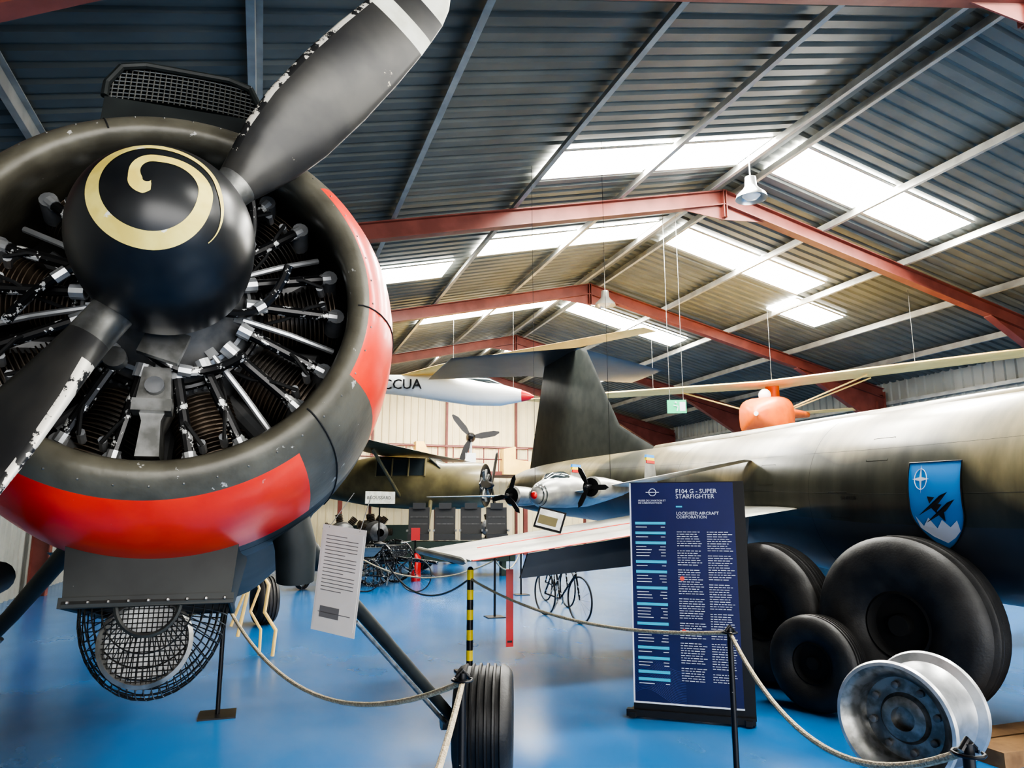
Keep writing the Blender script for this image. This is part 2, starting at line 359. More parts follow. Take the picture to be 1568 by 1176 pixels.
# engine
b=B()
b.lathe([(.47,.60),(.47,.02)],seg=48,m=4)
b.lathe([(.45,.27),(.30,.28),(.20,.26),(.14,.22),(.10,.17),(.02,.14),(-.06,.12),(-.12,.115),(-.12,0)],seg=48,m=0)
b.lathe([(.135,.225),(.125,.235),(.115,.225)],seg=48,m=3)
for k in range(9):
    a=math.radians(90+40*k); ca,sa=math.cos(a),math.sin(a); d=Vector((ca,0,sa)); tg=Vector((-sa,0,ca))
    prof2=[(.26,.062)]
    for j in range(16):
        q=.28+j*.0142; w=.094 if j<9 else .108
        prof2+=[(q,.074),(q+.003,w),(q+.006,w),(q+.008,.074)]
    prof2+=[(.515,.05),(.53,0)]
    b.lathe(prof2,axis=d,o=(0,.29,0),seg=20,m=1)
    for e in range(-2,3): b.sphere(d*.262+tg*e*.028+Vector((0,.205,0)),.009,3,6)
    for s in (-1,1):
        p0=d*.215+tg*s*.035+Vector((0,.10,0)); p1=d*.49+tg*s*.072+Vector((0,.15,0))
        b.tube([p0,p0.lerp(p1,.14)],.023,10,3); b.tube([p0,p1],.0165,10,2); b.tube([p0.lerp(p1,.90),p1],.019,10,3)
        b.tube([p1-Vector((0,.01,0)),p1+Vector((0,.09,0))],[.026,.034],12,0)
        q=d*.46+tg*s*.03+Vector((0,.18,0)); b.tube([q,q+Vector((0,-.05,0))-d*.01],.012,8,3)
        b.tube([q+Vector((0,-.05,0)),q+Vector((0,-.07,0))-d*.06+tg*s*.02,d*.33+tg*s*.07+Vector((0,.14,0)),d*.24+tg*s*.075+Vector((0,.17,0))],.006,6,4)
    a2=a+math.radians(20); d2=Vector((math.cos(a2),0,math.sin(a2)))
    b.tube([d2*.24+Vector((0,.38,0)),d2*.36+Vector((0,.36,0)),d2*.46+Vector((0,.33,0))],.032,10,0)
    b.tube([d2*.215+Vector((0,.12,0)),d2*.36+Vector((0,.15,0)),d2*.5+Vector((0,.2,0))],.010,8,3)
    b.box(d2.x*.205,.14,d2.z*.205,.03,.05,.03,3,Matrix.Rotation(-a2,3,'Y'))
b.plate([(-.035,.05,-.24),(.035,.05,-.24),(.045,.05,-.34),(.024,.05,-.40),(.03,.05,-.50),(-.03,.05,-.50),(-.024,.05,-.40),(-.045,.05,-.34)],(0,.12,0),5)
b.box(0,.05,-.36,.10,.05,.035,5); b.lathe([(0,.025),(-.02,.025),(-.02,0)],o=(0,.05,-.30),seg=16,m=0)
b.lathe([(.16+.012*math.sin(t*.7854),.262+.012*math.cos(t*.7854)) for t in range(8)],seg=60,m=2,closed=True)
for a0,a1,r0,r1 in ((-100,-40,.20,.30),(-20,20,.18,.36),(150,200,.2,.4),(30,60,.2,.42)):
    pts=[]
    for i in range(9):
        t=i/8; a=math.radians(a0+(a1-a0)*t); r=r0+(r1-r0)*t; pts.append((math.cos(a)*r,.03+.05*math.sin(t*3.1),math.sin(a)*r))
    b.tube(pts,.014,8,2); b.tube(pts[3:5],.018,8,3)
b.box(.02,-.02,-.20,.11,.02,.09,5,Matrix.Rotation(.3,3,'Y'))
b.lathe([(0,.03),(-.03,.03),(-.03,0)],o=(-.10,.02,-.24),seg=16,m=5)
b.out('radial_engine',['engine','fin','rodblk','alu','dark','steel'],A,auto=35)
# spinner
SPY=-.25; SR=.222; SA=.255; SX=.022; SZ=-.010
def sp(y): return SR*math.sqrt(max(0,1-(y/.36)**2))
ps=[(SPY-SA*math.cos(math.pi/2*i/24), SR*math.sin(math.pi/2*i/24)) for i in range(25)]+[(SPY+.05,sp(.05)),(SPY+.1,sp(.1)),(SPY+.135,sp(.135)),(SPY+.14,.18),(SPY+.14,0)]
b=B(); b.lathe(ps,o=(SX,0,SZ),seg=72); b.out('spinner','black',A)
V=[];F=[];n=160
KA=[-90,-180,-270,-360,-450,-540,-630,-700,-760]; KG=[5,9,18,30,36,35,34,39,46]; KW=[10,8,7,9,10.5,10,7,3.5,.5]
def interp(K,t):
    i=min(int(t),len(K)-2); f=t-i; f=f*f*(3-2*f) if K is not KA else f
    return K[i]+(K[i+1]-K[i])*f
for i in range(n+1):
    t=i/n*(len(KA)-1); a=math.radians(interp(KA,t)); ang=math.radians(interp(KG,t)); w=math.radians(interp(KW,t))
    if i<5: w*=.4+.12*i
    for s in (-.5,.5):
        g=max(.001,ang+s*w)
        V.append((SX+math.sin(g)*math.cos(a)*(SR+.0012), SPY-math.cos(g)*(SA+.0012), SZ+math.sin(g)*math.sin(a)*(SR+.0012)))
    if i: F.append((2*i-2,2*i-1,2*i+1,2*i))
mob('spinner_spiral',V,F,'cream',A)
def blade(name,deg):
    a=math.radians(deg); d=Vector((math.cos(a),0,math.sin(a))); tg=Vector((-math.sin(a),0,math.cos(a))); fw=Vector((0,-1,0))
    st=[(.10,.052,.052),(.25,.052,.052),(.30,.060,.050),(.36,.078,.044),(.46,.104,.034),(.60,.124,.026),(.8,.132,.020),(1.0,.130,.016),(1.16,.123,.014),(1.165,.123,.014),(1.24,.116,.012),(1.245,.116,.012),(1.34,.106,.010),(1.42,.085,.007),(1.49,.05,.005),(1.51,.015,.003)]
    V=[];n=24;F=[];mi=[]
    for r,ch,th in st:
        pit=math.radians(38-20*min(1,max(0,(r-.25)/.9)))
        cd=tg*math.cos(pit)*(-1)-fw*math.sin(pit); nd=d.cross(cd)
        for k in range(n):
            t=2*math.pi*k/n; V.append(d*r+cd*(math.cos(t)*ch)+nd*math.sin(t)*th)
    for i in range(len(st)-1):
        for k in range(n):
            k2=(k+1)%n; F.append((i*n+k,i*n+k2,(i+1)*n+k2,(i+1)*n+k))
            m=0; r=(st[i][0]+st[i+1][0])/2
            if r<.28: m=2
            elif k in (n//2-2,n//2-1,n//2,n//2+1) and .33<r<1.4: m=3
            if r>1.165: m=1
            if 1.24<r<1.3: m=0
            mi.append(m)
    F.append(tuple(range(n))); mi.append(0); F.append(tuple((len(st)-1)*n+k for k in range(n))); mi.append(1)
    mob(name,V,F,['blade','whitep','steel','bladewear'],A,True,mi,loc=(SX,SPY+.07,SZ))
blade('propeller_blade_1',58); blade('propeller_blade_2',240)
# top intake scoop with mesh
b=B()
sc=[(-.235,0),(-.235,.055),(-.20,.125),(-.13,.14),(.13,.14),(.20,.125),(.235,.055),(.235,0)]
def scz(x): return .725-.35*x*x
OX=-.02
pts=[(x,z+scz(x)) for x,z in sc]
for i in range(len(pts)-1):
    (x0,z0),(x1,z1)=pts[i],pts[i+1]
    b.add([(x0+OX,.08,z0),(x1+OX,.08,z1),(x1+OX,.6,z1-.10),(x0+OX,.6,z0-.10)],[(0,1,2,3)],0); b.tube([(x0+OX,.08,z0),(x1+OX,.08,z1)],.012,8,0)
b.add([(x+OX,.35,z) for x,z in pts],[tuple(range(len(pts)))],1)
b.add([(-.235+OX,.08,scz(.235)),(.235+OX,.08,scz(.235)),(.235+OX,.08,scz(.235)-.1),(-.235+OX,.08,scz(.235)-.1)],[(0,1,2,3)],0)
def topz(x):
    for i in range(len(sc)-1):
        if sc[i][0]<=x<=sc[i+1][0] and sc[i+1][0]>sc[i][0]:
            t=(x-sc[i][0])/(sc[i+1][0]-sc[i][0]); return sc[i][1]+t*(sc[i+1][1]-sc[i][1])
    return .055
for i in range(27):
    x=-.22+.44*i/26; b.tube([(x+OX,.09,scz(x)),(x+OX,.09,scz(x)+topz(x))],.0024,4,2)
for j in range(8):
    z=.01+.13*j/8; xs=[x/100 for x in range(-23,24) if topz(x/100)>z]
    b.tube([(xs[0]+OX,.09,scz(xs[0])+z)]+[(x+OX,.09,scz(x)+z) for x in xs[4::6]]+[(xs[-1]+OX,.09,scz(xs[-1])+z)],.0024,4,2)
b.out('top_intake_scoop',['scoop','dark','meshl'],A)
# chin scoop
b=B()
P0=[(-.24,.42,-.66),(.24,.42,-.66),(.26,.95,-.64),(-.26,.95,-.64)]; P1=[(-.225,.42,-.84),(.225,.42,-.84),(.22,1.0,-.82),(-.22,1.0,-.82)]
b.add(P0+P1,[(0,1,2,3),(0,1,5,4),(1,2,6,5),(2,3,7,6),(3,0,4,7)],0)
b.tube([P1[0],P1[1],P1[2],P1[3],P1[0]],.012,8,0)
b.box(0,.42,-.835,.47,.014,.03,0)
for i in range(9): b.sphere((-.21+.0525*i,.41,-.835),.006,2,6)
cx,cy,cz_=0,.62,-.84
def bk(u,v): return (cx+math.cos(u)*.215*math.cos(v)**.6, cy+math.sin(v)*.20, cz_-math.sin(u)*.27*math.cos(v)**.7)
for i in range(15):
    v=-1.35+2.7*i/14; b.tube([bk(math.pi*k/16,v) for k in range(17)],.0022,4,1)
for k in range(1,28):
    u=math.pi*k/28; b.tube([bk(u,-1.35+2.7*i/14) for i in range(15)],.0018,4,1)
b.tube([bk(math.pi*k/20,-1.35) for k in range(21)],.008,6,0)
yy=.46
b.lathe([(yy,.125),(yy-.012,.13),(yy-.02,.118),(yy,.11)],o=(0,0,-.95),seg=40,m=2,closed=True)
b.lathe([(yy+.03,.12),(yy+.03,0)],o=(0,0,-.95),seg=40,m=3)
for i in range(-8,9):
    q=i*.0135; h=math.sqrt(max(0,.118**2-q*q)); b.tube([(q,yy-.012,-.95-h),(q,yy-.012,-.95+h)],.0016,4,1); b.tube([(-h,yy-.014,-.95+q),(h,yy-.014,-.95+q)],.0016,4,1)
b.out('chin_oil_cooler_scoop',['scoop','mesh','steel','skirt'],A,auto=30)
b=B()
p=[wl(A,q) for q in ((.02,2.72,1.72),(.09,2.74,1.60),(.125,2.76,1.48),(.13,2.78,1.36))]
b.tube(p,[.07,.072,.072,.066],20,0,caps=False); b.tube([p[3],p[2]],[.055,.055],16,1)
p=[wl(A,q) for q in ((-.78,2.75,1.40),(-.74,2.45,1.40),(-.735,2.38,1.40))]; b.tube(p,[.05,.05,.055],16,0); b.tube([p[2],p[2]+Vector((0,-.01,0))],.03,12,1)
b.tube([wl(A,q) for q in ((-.9,2.8,1.35),(-1.3,3.3,1.25),(-1.8,3.6,1.2))],.06,12,0)
b.out('exhaust_stack',['scoop','dark'],A)
b=B()
for s in (1,-1):
    X=lambda x:-.3+s*(x+.3)
    q=lambda x,y,z: wl(A,(X(x),y,z))
    b.tube([q(.0,3.7,1.72),q(.50,4.15,1.12),q(1.17,4.55,.38)],[.05,.038,.032],12,0)
    b.tube([q(.52,4.12,1.02),q(1.12,4.50,.36)],.012,8,1)
    b.tube([q(1.12,4.60,.34),q(1.34,4.60,.34)],.05,12,1)
b.out('landing_gear_leg',['scoop','steel'],A)
def tyre(bb,o,axis,R,W,ri,m=0,mr=1,grooves=4,seg=64,rimdepth=.3,hub=True):
    hw=W/2; pr=[]
    sw=R-ri
    side=[(hw*.62,ri),(hw*.80,ri+sw*.12),(hw*.97,ri+sw*.35),(hw,ri+sw*.52),(hw*.96,ri+sw*.72),(hw*.84,ri+sw*.88),(hw*.66,R-sw*.04)]
    pr+=[(-x,r) for x,r in side]
    for g in range(grooves):
        c0=-hw*.5+hw*1.0*g/(grooves-1); rr=R-abs(c0/hw)**2*sw*.08
        pr+=[(c0-.014*W/.3,rr),(c0-.009*W/.3,rr-.016),(c0+.009*W/.3,rr-.016),(c0+.014*W/.3,rr)]
    pr+=side[::-1]
    bb.lathe(pr,axis=axis,o=o,seg=seg,m=m)
    if hub:
        bb.lathe([(-hw*.62,ri),(-hw*.66,ri*.93),(-hw*rimdepth,ri*.82),(-hw*rimdepth,ri*.35),(-hw*.6,ri*.3),(-hw*.6,0)],axis=axis,o=o,seg=seg,m=mr)
        bb.lathe([(hw*.62,ri),(hw*.66,ri*.93),(hw*rimdepth,ri*.82),(hw*rimdepth,ri*.35),(hw*.6,ri*.3),(hw*.6,0)],axis=axis,o=o,seg=seg,m=mr)
b=B()
for s in (1,-1):
    o=wl(A,(-.3+s*1.68,4.55,.335)); ax=RM(A).to_3x3().inverted()@Vector((math.cos(.35),math.sin(.35)*s*-1,0))
    tyre(b,o,ax,.335,.36,.17,grooves=5)
b.out('main_wheels',['rubber','steel'],A,auto=35)
P=root('information_sheet',(.245,2.42,1.39),(math.radians(2),math.radians(7),math.radians(-42)))
b=B(); b.box(0,0,0,.155,.002,.30,0); b.box(0,.001,0,.17,.001,.335,2)
for i in range(22):
    if 15<i<21: continue
    w=.125 if i%5 else .08; b.box(-.064+w/2,-.0015,.135-i*.0115,w,.001,.0022,1)
b.box(-.02,-.0015,-.105,.075,.001,.035,1)
b.tube([(-.06,0,.16),(-.05,.1,.27)],.0015,4,1); b.tube([(.06,0,.16),(.02,.1,.27)],.0015,4,1)
b.out('sheet',['paper','ink','paper'],P,smooth=False)

# ---------------------------------------------------------------- jet fighter (right)
J=root('jet_fighter',(6.0,0,0))
FS=[(-4.6,1.70,.05),(-4,1.70,.16),(-2.5,1.72,.42),(-.8,1.74,.66),(1.5,1.73,.84),(3.0,1.72,.88),(4.2,1.72,.88),(5.2,1.74,.87),(6.2,1.79,.83),(7.9,1.87,.73),(9.2,1.94,.68),(10.6,2.0,.64),(12.0,2.05,.61),(13.5,2.1,.58),(15,2.13,.54),(16.0,2.15,.48),(16.6,2.15,.42)]
def fs(y):
    for i in range(len(FS)-1):
        if FS[i][0]<=y<=FS[i+1][0]:
            t=(y-FS[i][0])/(FS[i+1][0]-FS[i][0]); return FS[i][1]+t*(FS[i+1][1]-FS[i][1]),FS[i][2]+t*(FS[i+1][2]-FS[i][2])
b=B(); ys=[-4.6+ (21.2*i/80) for i in range(81)]
def jf(i,a): return 1 if (a>195 and a<345) else 0
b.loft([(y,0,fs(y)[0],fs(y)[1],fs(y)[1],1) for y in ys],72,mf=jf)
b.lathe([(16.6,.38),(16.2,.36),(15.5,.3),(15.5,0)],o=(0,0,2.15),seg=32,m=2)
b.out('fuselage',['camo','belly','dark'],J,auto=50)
b=B()
def onf(y,a,off=.004):
    cz,r=fs(y); t=math.radians(a); return Vector((math.cos(t)*(r+off),y,cz+math.sin(t)*(r+off)))
for y in (3.2,5.9,8.6,12.3):
    b.tube([onf(y,a,-.001) for a in range(90,271,5)],.002,4)
for a in (150,178): b.tube([onf(y*.4,a,-.001) for y in range(2,41)],.0018,4)
for y,a in ((5.5,185),(5.05,150),(6.6,165)): b.tube([onf(y+.12*u_,a+8*v_,.0) for u_,v_ in ((-1,-1),(1,-1),(1,1),(-1,1),(-1,-1))],.002,4)
b.out('panel_lines','dark',J)
b=B(); b.loft([(-.5,0,2.35,.02,.02,1),(1,0,2.5,.16,.12,1),(5,0,2.55,.15,.11,1),(10.2,0,2.60,.10,.09,1)],16); b.out('dorsal_spine','camo',J)
b=B()
b.wing([((0,10.2,2.62),(0,16.2,2.5),.20,(1,0,0)),((0,11.5,3.15),(0,16.0,3.0),.20,(1,0,0)),((0,12.9,4.9),(0,15.1,5.05),.12,(1,0,0))])
b.out('tail_fin','olivedk',J,auto=30)
b=B(); b.wing([((-2.35,14.6,4.86),(-2.35,16.9,4.80),.05,(0,0,1)),((0,13.3,4.98),(0,16.3,4.92),.12,(0,0,1)),((2.6,14.3,4.86),(2.6,15.8,4.82),.05,(0,0,1))]); b.out('tailplane','belly',J,auto=30)
for s,nm in ((-1,'wing_left'),(1,'wing_right')):
    b=B()
    b.wing([((s*.7,6.1,1.66),(s*.7,8.5,1.68),.10,(0,0,1)),((s*4.28,6.1,1.20),(s*4.40,7.65,1.22),.05,(0,0,1))])
    b.wing([((s*1.6,6.06,1.545),(s*1.6,6.17,1.545),.045,(0,0,1)),((s*4.27,6.06,1.20),(s*4.27,6.15,1.20),.03,(0,0,1))],1)
    b.tube([(s*4.35,6.0,1.2),(s*4.35,6.1,1.2),(s*4.42,7.6,1.22),(s*4.42,7.75,1.22)],[.01,.035,.035,.01],10,0)
    b.plate([(s*1.2,6.6,1.675),(s*4.1,6.5,1.285),(s*4.1,6.53,1.285),(s*1.2,6.63,1.675)],(0,0,.006),1)
    b.plate([(s*1.3,6.25,1.56),(s*3.7,6.25,1.24),(s*3.75,6.32,1.02),(s*1.3,6.32,1.20)],(0,.03,0),2)
    b.out(nm,['wingsilver','red','belly'],J,auto=30)
b=B()
for s in (-1,1):
    b.tube([(s*.4,7.6,1.4),(s*1.1,7.8,.9),(s*1.35,7.8,.42)],[.09,.07,.06],12,1); tyre(b,(s*1.35,7.8,.36),(1,0,0),.36,.24,.2)
    b.plate([(s*.7,7.3,1.25),(s*.95,7.3,.6),(s*.95,8.3,.6),(s*.7,8.3,1.25)],(.02,0,0),2)
b.tube([(0,.6,1.1),(0,.6,.3)],.06,12,1); tyre(b,(0,.6,.3),(1,0,0),.3,.18,.17)
b.out('undercarriage',['rubber','steel','silver'],J,auto=35)
V=[];F=[]; yc,zc=4.43,0
hw_,n1,n2=.245,12,14
def shield(u,v):
    w=1 if v<.55 else math.cos((v-.55)/.45*math.pi/2*.98)**.75
    return u*w
a_top,a_bot=161,207
for j in range(n2+1):
    v=j/n2
    for i in range(n1+1):
        u=-1+2*i/n1; V.append(onf(yc-shield(u,v)*hw_,a_top+(a_bot-a_top)*v,.006))
for j in range(n2):
    for i in range(n1): F.append((j*(n1+1)+i,j*(n1+1)+i+1,(j+1)*(n1+1)+i+1,(j+1)*(n1+1)+i))
mob('squadron_badge',V,F,'badge',J)
b=B()
def bp(u,v,off=.011): return onf(yc-u*hw_,a_top+(a_bot-a_top)*v,off)
out_=[bp(-1,.0)]+[bp(u/6,.0) for u in range(-5,7)]+[bp(1,v/10) for v in range(1,6)]+[bp(shield(1,v/20),v/20) for v in range(11,21)]+[bp(shield(-1,v/20),v/20) for v in range(20,10,-1)]+[bp(-1,v/10) for v in range(5,-1,-1)]
b.tube(out_,.005,5,0)
cc=[bp(-.5+.24*math.cos(t*.314),.20+.12*math.sin(t*.314)) for t in range(21)]; b.tube(cc,.003,5,2)
for t in range(4):
    a=t*math.pi/2; b.add([bp(-.5+.34*math.cos(a),.20+.17*math.sin(a)),bp(-.5+.06*math.cos(a+.8),.20+.03*math.sin(a+.8)),bp(-.5,.20),bp(-.5+.06*math.cos(a-.8),.20+.03*math.sin(a-.8))],[(0,1,2),(0,2,3)],2)
def poly(pts,m,off=.011): b.add([bp(u,v,off) for u,v in pts],[tuple(range(len(pts)))],m)
for dx,dy in ((-.08,.02),(.16,.10)):
    poly([(.60+dx,.33+dy),(.30+dx,.37+dy),(-.62+dx,.60+dy),(.22+dx,.46+dy)],1,.013)
    poly([(.10+dx,.39+dy),(-.18+dx,.38+dy),(-.12+dx,.46+dy)],1,.013)
    poly([(.14+dx,.45+dy),(.12+dx,.58+dy),(-.10+dx,.50+dy)],1,.013)
poly([(-.85,.62),(-.6,.74),(-.35,.64),(-.1,.76),(.15,.66),(.4,.74),(.7,.66),(.72,.78),(.45,.86),(.1,.93),(-.35,.86),(-.75,.76)],2)
b.out('badge_artwork',['pblack','pblack','textw'],J,smooth=False)
o=text('5-100 LB',.05,(0,0,0),'pblack',J); o.location=onf(5.45,182,.01); o.rotation_euler=(math.pi/2,0,-math.pi/2)

# ---------------------------------------------------------------- info board
K=root('information_board',(3.255,5.20,0),(0,0,math.radians(-36.7)))
Kp=bpy.data.objects.new('panel_frame',None); COL.objects.link(Kp); Kp.parent=K; Kp.rotation_euler=(math.radians(-2.5),0,0)
b=B(); b.box(.03,.02,.95,.93,.04,1.82,0); b.box(-.01,-.004,.985,.84,.012,1.735,1); b.box(-.427,-.0065,.985,.012,.012,1.735,2); b.box(-.01,-.0065,.12,.845,.012,.012,2)
b.box(.0,.0,.04,.98,.07,.05,0); b.box(-.44,.15,.03,.05,.42,.04,0); b.box(.44,.15,.03,.05,.42,.04,0)
b.out('panel',['pblack','navy','textw'],Kp,smooth=False)
T=lambda s,sz,x,z,m='textw',sp=1,ext=.0008: text(s,sz,(x,-.0115,z),m,Kp,sp=sp,ext=ext)
T('F104 G - SUPER\nSTARFIGHTER',.050,-.05,1.765,sp=.85); T('LOCKHEED AIRCRAFT\nCORPORATION',.034,-.05,1.59,sp=.9)
T('MUSEE DE L\'AVIATION ET\nDE L\'AERONAUTIQUE',.020,-.36,1.70)
b=B()
b.box(-.05+.025,-.0115,1.655,.05,.002,.012,0)
cc=[(-.24+.03*math.cos(t*.52),-.0115,1.775+.03*math.sin(t*.52)) for t in range(13)]; b.tube(cc,.003,5,1); b.box(-.24,-.0115,1.775,.11,.002,.006,1)
zz=1.52
for i,nl in enumerate((1,1,4,1,3,3,4,0,3,1,2,0,1)):
    b.box(-.265,-.0115,zz,.25,.002,.022,0); zz-=.032
    for j in range(nl):
        w=.08+.05*random.random(); b.box(-.385+w/2,-.0115,zz,w,.002,.005,1); w2=.03+.03*random.random(); b.box(-.145-w2/2,-.0115,zz,w2,.002,.005,1); zz-=.024
    zz-=.024
for cxl in (-.05,.19):
    z=1.45; 
    while z>.30:
        for j in range(random.choice((7,9,11))):
            if z<.30: break
            x=cxl; xe=cxl+.205-(random.random()*.03)
            while x<xe-.02:
                w=.012+.03*random.random(); w=min(w,xe-x); b.box(x+w/2,-.0115,z,w,.002,.0045,1); x+=w+.008
            z-=.0185
        z-=.022
b.out('print_lines',['cyan','textw'],Kp,smooth=False)
b=B()
for z in (1.08,.67,): b.lathe([(0,.018),(-.003,.018),(-.003,0)],o=(-.02,-.011,z),seg=20)
b.out('print_dots','printred',Kp)
b=B()
for i in range(22):
    z0=.14+i*.012; b.tube([(-.42+.40*k/14,-.0105,z0+.10*math.sin(.5+k*.28)*(1-k/20)) for k in range(15)],.0009,4)
b.out('print_waves','wave',Kp)

# ---------------------------------------------------------------- loose tyres and rim
def wheelobj(name,x,y,R,W,ri,axdeg,mt='rubber',**k):
    r=root(name,(x,y,0)); b=B(); a=math.radians(axdeg)
    tyre(b,(0,0,R),(math.cos(a),math.sin(a),0),R,W,ri,**k); b.out('tyre',[mt,'dark'],r,auto=35)
    return r
wheelobj('aircraft_tyre',5.02,4.72,.71,.46,.27,14,grooves=6)
wheelobj('aircraft_tyre',4.72,6.05,.66,.44,.26,14,grooves=6)
wheelobj('small_aircraft_tyre',4.42,5.10,.385,.27,.17,20,grooves=5)
W_=root('bare_wheel_rim',(3.93,3.72,0)); a=math.radians(200); b=B()
ax=(math.cos(a),math.sin(a),0)
b.lathe([(-.27,.30),(-.27,.345),(-.25,.355),(-.23,.345),(-.21,.295),(-.14,.262),(.14,.262),(.21,.295),(.23,.345),(.25,.355),(.27,.345),(.272,.325)],axis=ax,o=(0,0,.355),seg=72)
b.lathe([(.272,.325),(.25,.30),(.20,.26),(.12,.25),(.10,.24),(.10,.15),(.13,.13),(.14,.09),(.14,.07),(.08,.068),(.08,0)],axis=ax,o=(0,0,.355),seg=72,m=2)
b.lathe([(-.27,.30),(-.1,.24),(-.1,0)],axis=ax,o=(0,0,.355),seg=48,m=1)
axv=Vector(ax); u=Vector((0,0,1)); v=axv.cross(u)
for k in range(8):
    t=k*math.pi/4+.2; q=Vector((0,0,.355))+axv*.10+(u*math.cos(t)+v*math.sin(t))*.195; b.lathe([(0,.022),(.025,.022),(.03,.012),(.03,0)],axis=ax,o=q,seg=10,m=1)
b.out('rim',['alu','engine','steel'],W_,auto=35)
r=root('wooden_chock',(5.0,3.75,0)); b=B(); b.box(0,0,.05,.9,.25,.1); b.box(.15,.3,.04,.7,.2,.08); b.out('planks','wood',r,smooth=False)

# ---------------------------------------------------------------- stanchions & ropes
def stanchion(x,y,h=.9,mt='postblk',name='rope_stanchion'):
    r=root(name,(x,y,0)); b=B(); b.box(0,0,.006,.28,.28,.012); b.tube([(0,0,0),(0,0,h)],.018,12); b.tube([(-.03,0,h-.02),(0,0,h+.01),(.03,0,h-.02)],.010,8)
    b.tube([(.045*math.cos(t*.6),.045*math.sin(t*.6),h-.03) for t in range(11)],.006,6)
    b.out('post',mt,r); return r
stanchion(-.24,6.6); stanchion(.89,3.27); stanchion(2.80,3.98,.90); stanchion(2.11,1.80); stanchion(3.55,11.17,.9); stanchion(1.6,12.5,.9); stanchion(5.0,14,.9); stanchion(.05,1.0,.9)
r=root('striped_barrier_post',(2.10,7.45,0)); b=B()
b.box(0,0,.01,.26,.26,.02,0)
for i in range(10): b.tube([(0,0,.02+i*.1),(0,0,.12+i*.1)],.034,16,i%2)
b.sphere((0,0,1.02),.034,0,12); b.out('post',['postblk','yellow'],r)
for p0,p1,s in (((-.24,6.6,.88),(.89,3.27,.86),.36),((.89,3.27,.86),(.05,1.0,.88),.10),((2.10,7.45,.93),(2.80,3.98,.87),.16),((2.80,3.98,.87),(2.11,1.80,.88),.30),
                ((-.24,6.6,.88),(-1.6,8.8,.8),.2),((3.55,11.17,.87),(1.6,12.5,.87),.3),((3.55,11.17,.87),(5.0,14,.87),.25)):
    r=root('barrier_rope'); b=B(); b.tube(sag(p0,p1,s),.013,8); b.out('rope','rope',r)
r=root('black_hose'); b=B(); b.tube(sag((1.7,10.3,.9),(2.1,7.5,.92),.28),.012,8); b.out('hose','pblack',r)

r=root('red_warning_streamer',(2.38,7.0,0)); b=B(); b.box(0,0,.68,.075,.004,.74,0); b.box(0,-.003,.36,.05,.002,.02,1); b.tube([(0,0,1.05),(0,0,1.27)],.004,6,1); b.out('streamer',['extred','postblk'],r,smooth=False)
r=root('framed_photograph',(2.82,7.1,1.42),(math.radians(-28),math.radians(14),math.radians(-30))); b=B(); b.box(0,0,.13,.30,.015,.24,0); b.box(0,-.009,.13,.26,.004,.20,1); b.box(-.02,-.012,.11,.2,.002,.1,2); b.out('frame',['pblack','skirt','armyolive'],r,smooth=False)

# ---------------------------------------------------------------- silver twin-engine display model
S=root('twin_engine_model_aircraft',(3.85,8.85,1.87),(0,math.radians(-4),math.radians(-57)))
b=B()
b.loft([(-.82,0,-.05,.02,.02,1),(-.78,0,-.05,.09,.09,1),(-.66,0,-.04,.16,.16,1),(-.45,0,0,.20,.20,1),(-.1,0,.02,.21,.22,1),(.4,0,0,.18,.18,1),(.9,0,.02,.12,.12,1),(1.4,0,.06,.06,.07,1)],28)
b.wing([((-2.6,-.05,.16),(-2.6,.22,.16),.02,(0,0,1)),((-.7,-.18,.02),(-.7,.38,.02),.07,(0,0,1)),((0,-.2,-.02),(0,.42,-.02),.08,(0,0,1)),((.7,-.18,.02),(.7,.38,.02),.07,(0,0,1)),((2.4,-.05,.16),(2.4,.22,.16),.02,(0,0,1))])
b.wing([((-.62,1.0,.14),(-.62,1.3,.14),.03,(0,0,1)),((.62,1.0,.14),(.62,1.3,.14),.03,(0,0,1))])
for s in (-1,1):
    b.loft([(-.46,s*.62,.0,.11,.11,1),(-.44,s*.62,0,.135,.135,1),(-.2,s*.62,0,.13,.13,1),(.2,s*.62,0,.09,.1,1),(.55,s*.62,.02,.03,.04,1)],24)
    b.wing([((s*.62,.9,.0),(s*.62,1.35,-.02),.03,(1,0,0)),((s*.62,1.02,.42),(s*.62,1.28,.46),.02,(1,0,0))])
    for z,m in ((.40,1),(.44,2),(.48,3)): b.plate([(s*.62-.014,1.03,z-.02),(s*.62-.014,1.28,z-.02),(s*.62-.014,1.28,z+.02),(s*.62-.014,1.05,z+.02)],(.028,0,0),m)
    b.lathe([(-.47,.115),(-.47,.05),(-.46,0)],o=(s*.62,0,0),seg=20,m=4)
    b.lathe([(-.60,0),(-.58,.025),(-.50,.035),(-.46,.035)],o=(s*.62,0,0),seg=16,m=4)
    for k in range(3):
        a=math.radians(90+120*k+s*25); d=Vector((math.cos(a),0,math.sin(a))); tg=Vector((-math.sin(a),0,math.cos(a)))
        b.plate([Vector((s*.62,-.53,0))+q for q in (d*.02-tg*.012,d*.12-tg*.035,d*.24-tg*.032,d*.29,d*.24+tg*.03,d*.12+tg*.03,d*.02+tg*.012)],(0,.012,0),4)
b.sphere((0,-.80,-.05),.05,1,12)
b.loft([(-.62,0,.09,.02,.02,1),(-.45,0,.15,.12,.09,1),(-.2,0,.18,.14,.09,1),(.05,0,.17,.05,.05,1)],16,m=5)
for i,x in enumerate((-.12,-.04,.04,.12)): b.box(-.19,-.56+i*.09,-.05,.03,.05,.1,1)
for yy in (-.76,-.72): b.lathe([(yy,.115 if yy<-.74 else .14),(yy+.012,.12 if yy<-.74 else .145)],o=(0,0,-.045),seg=24,m=5)
for s in (-1,1): b.tube([(s*.6,.05,.06),wl(S,(3.85+s*.33,8.85-s*.5,rz(3.85)-.2))],.003,5,4)
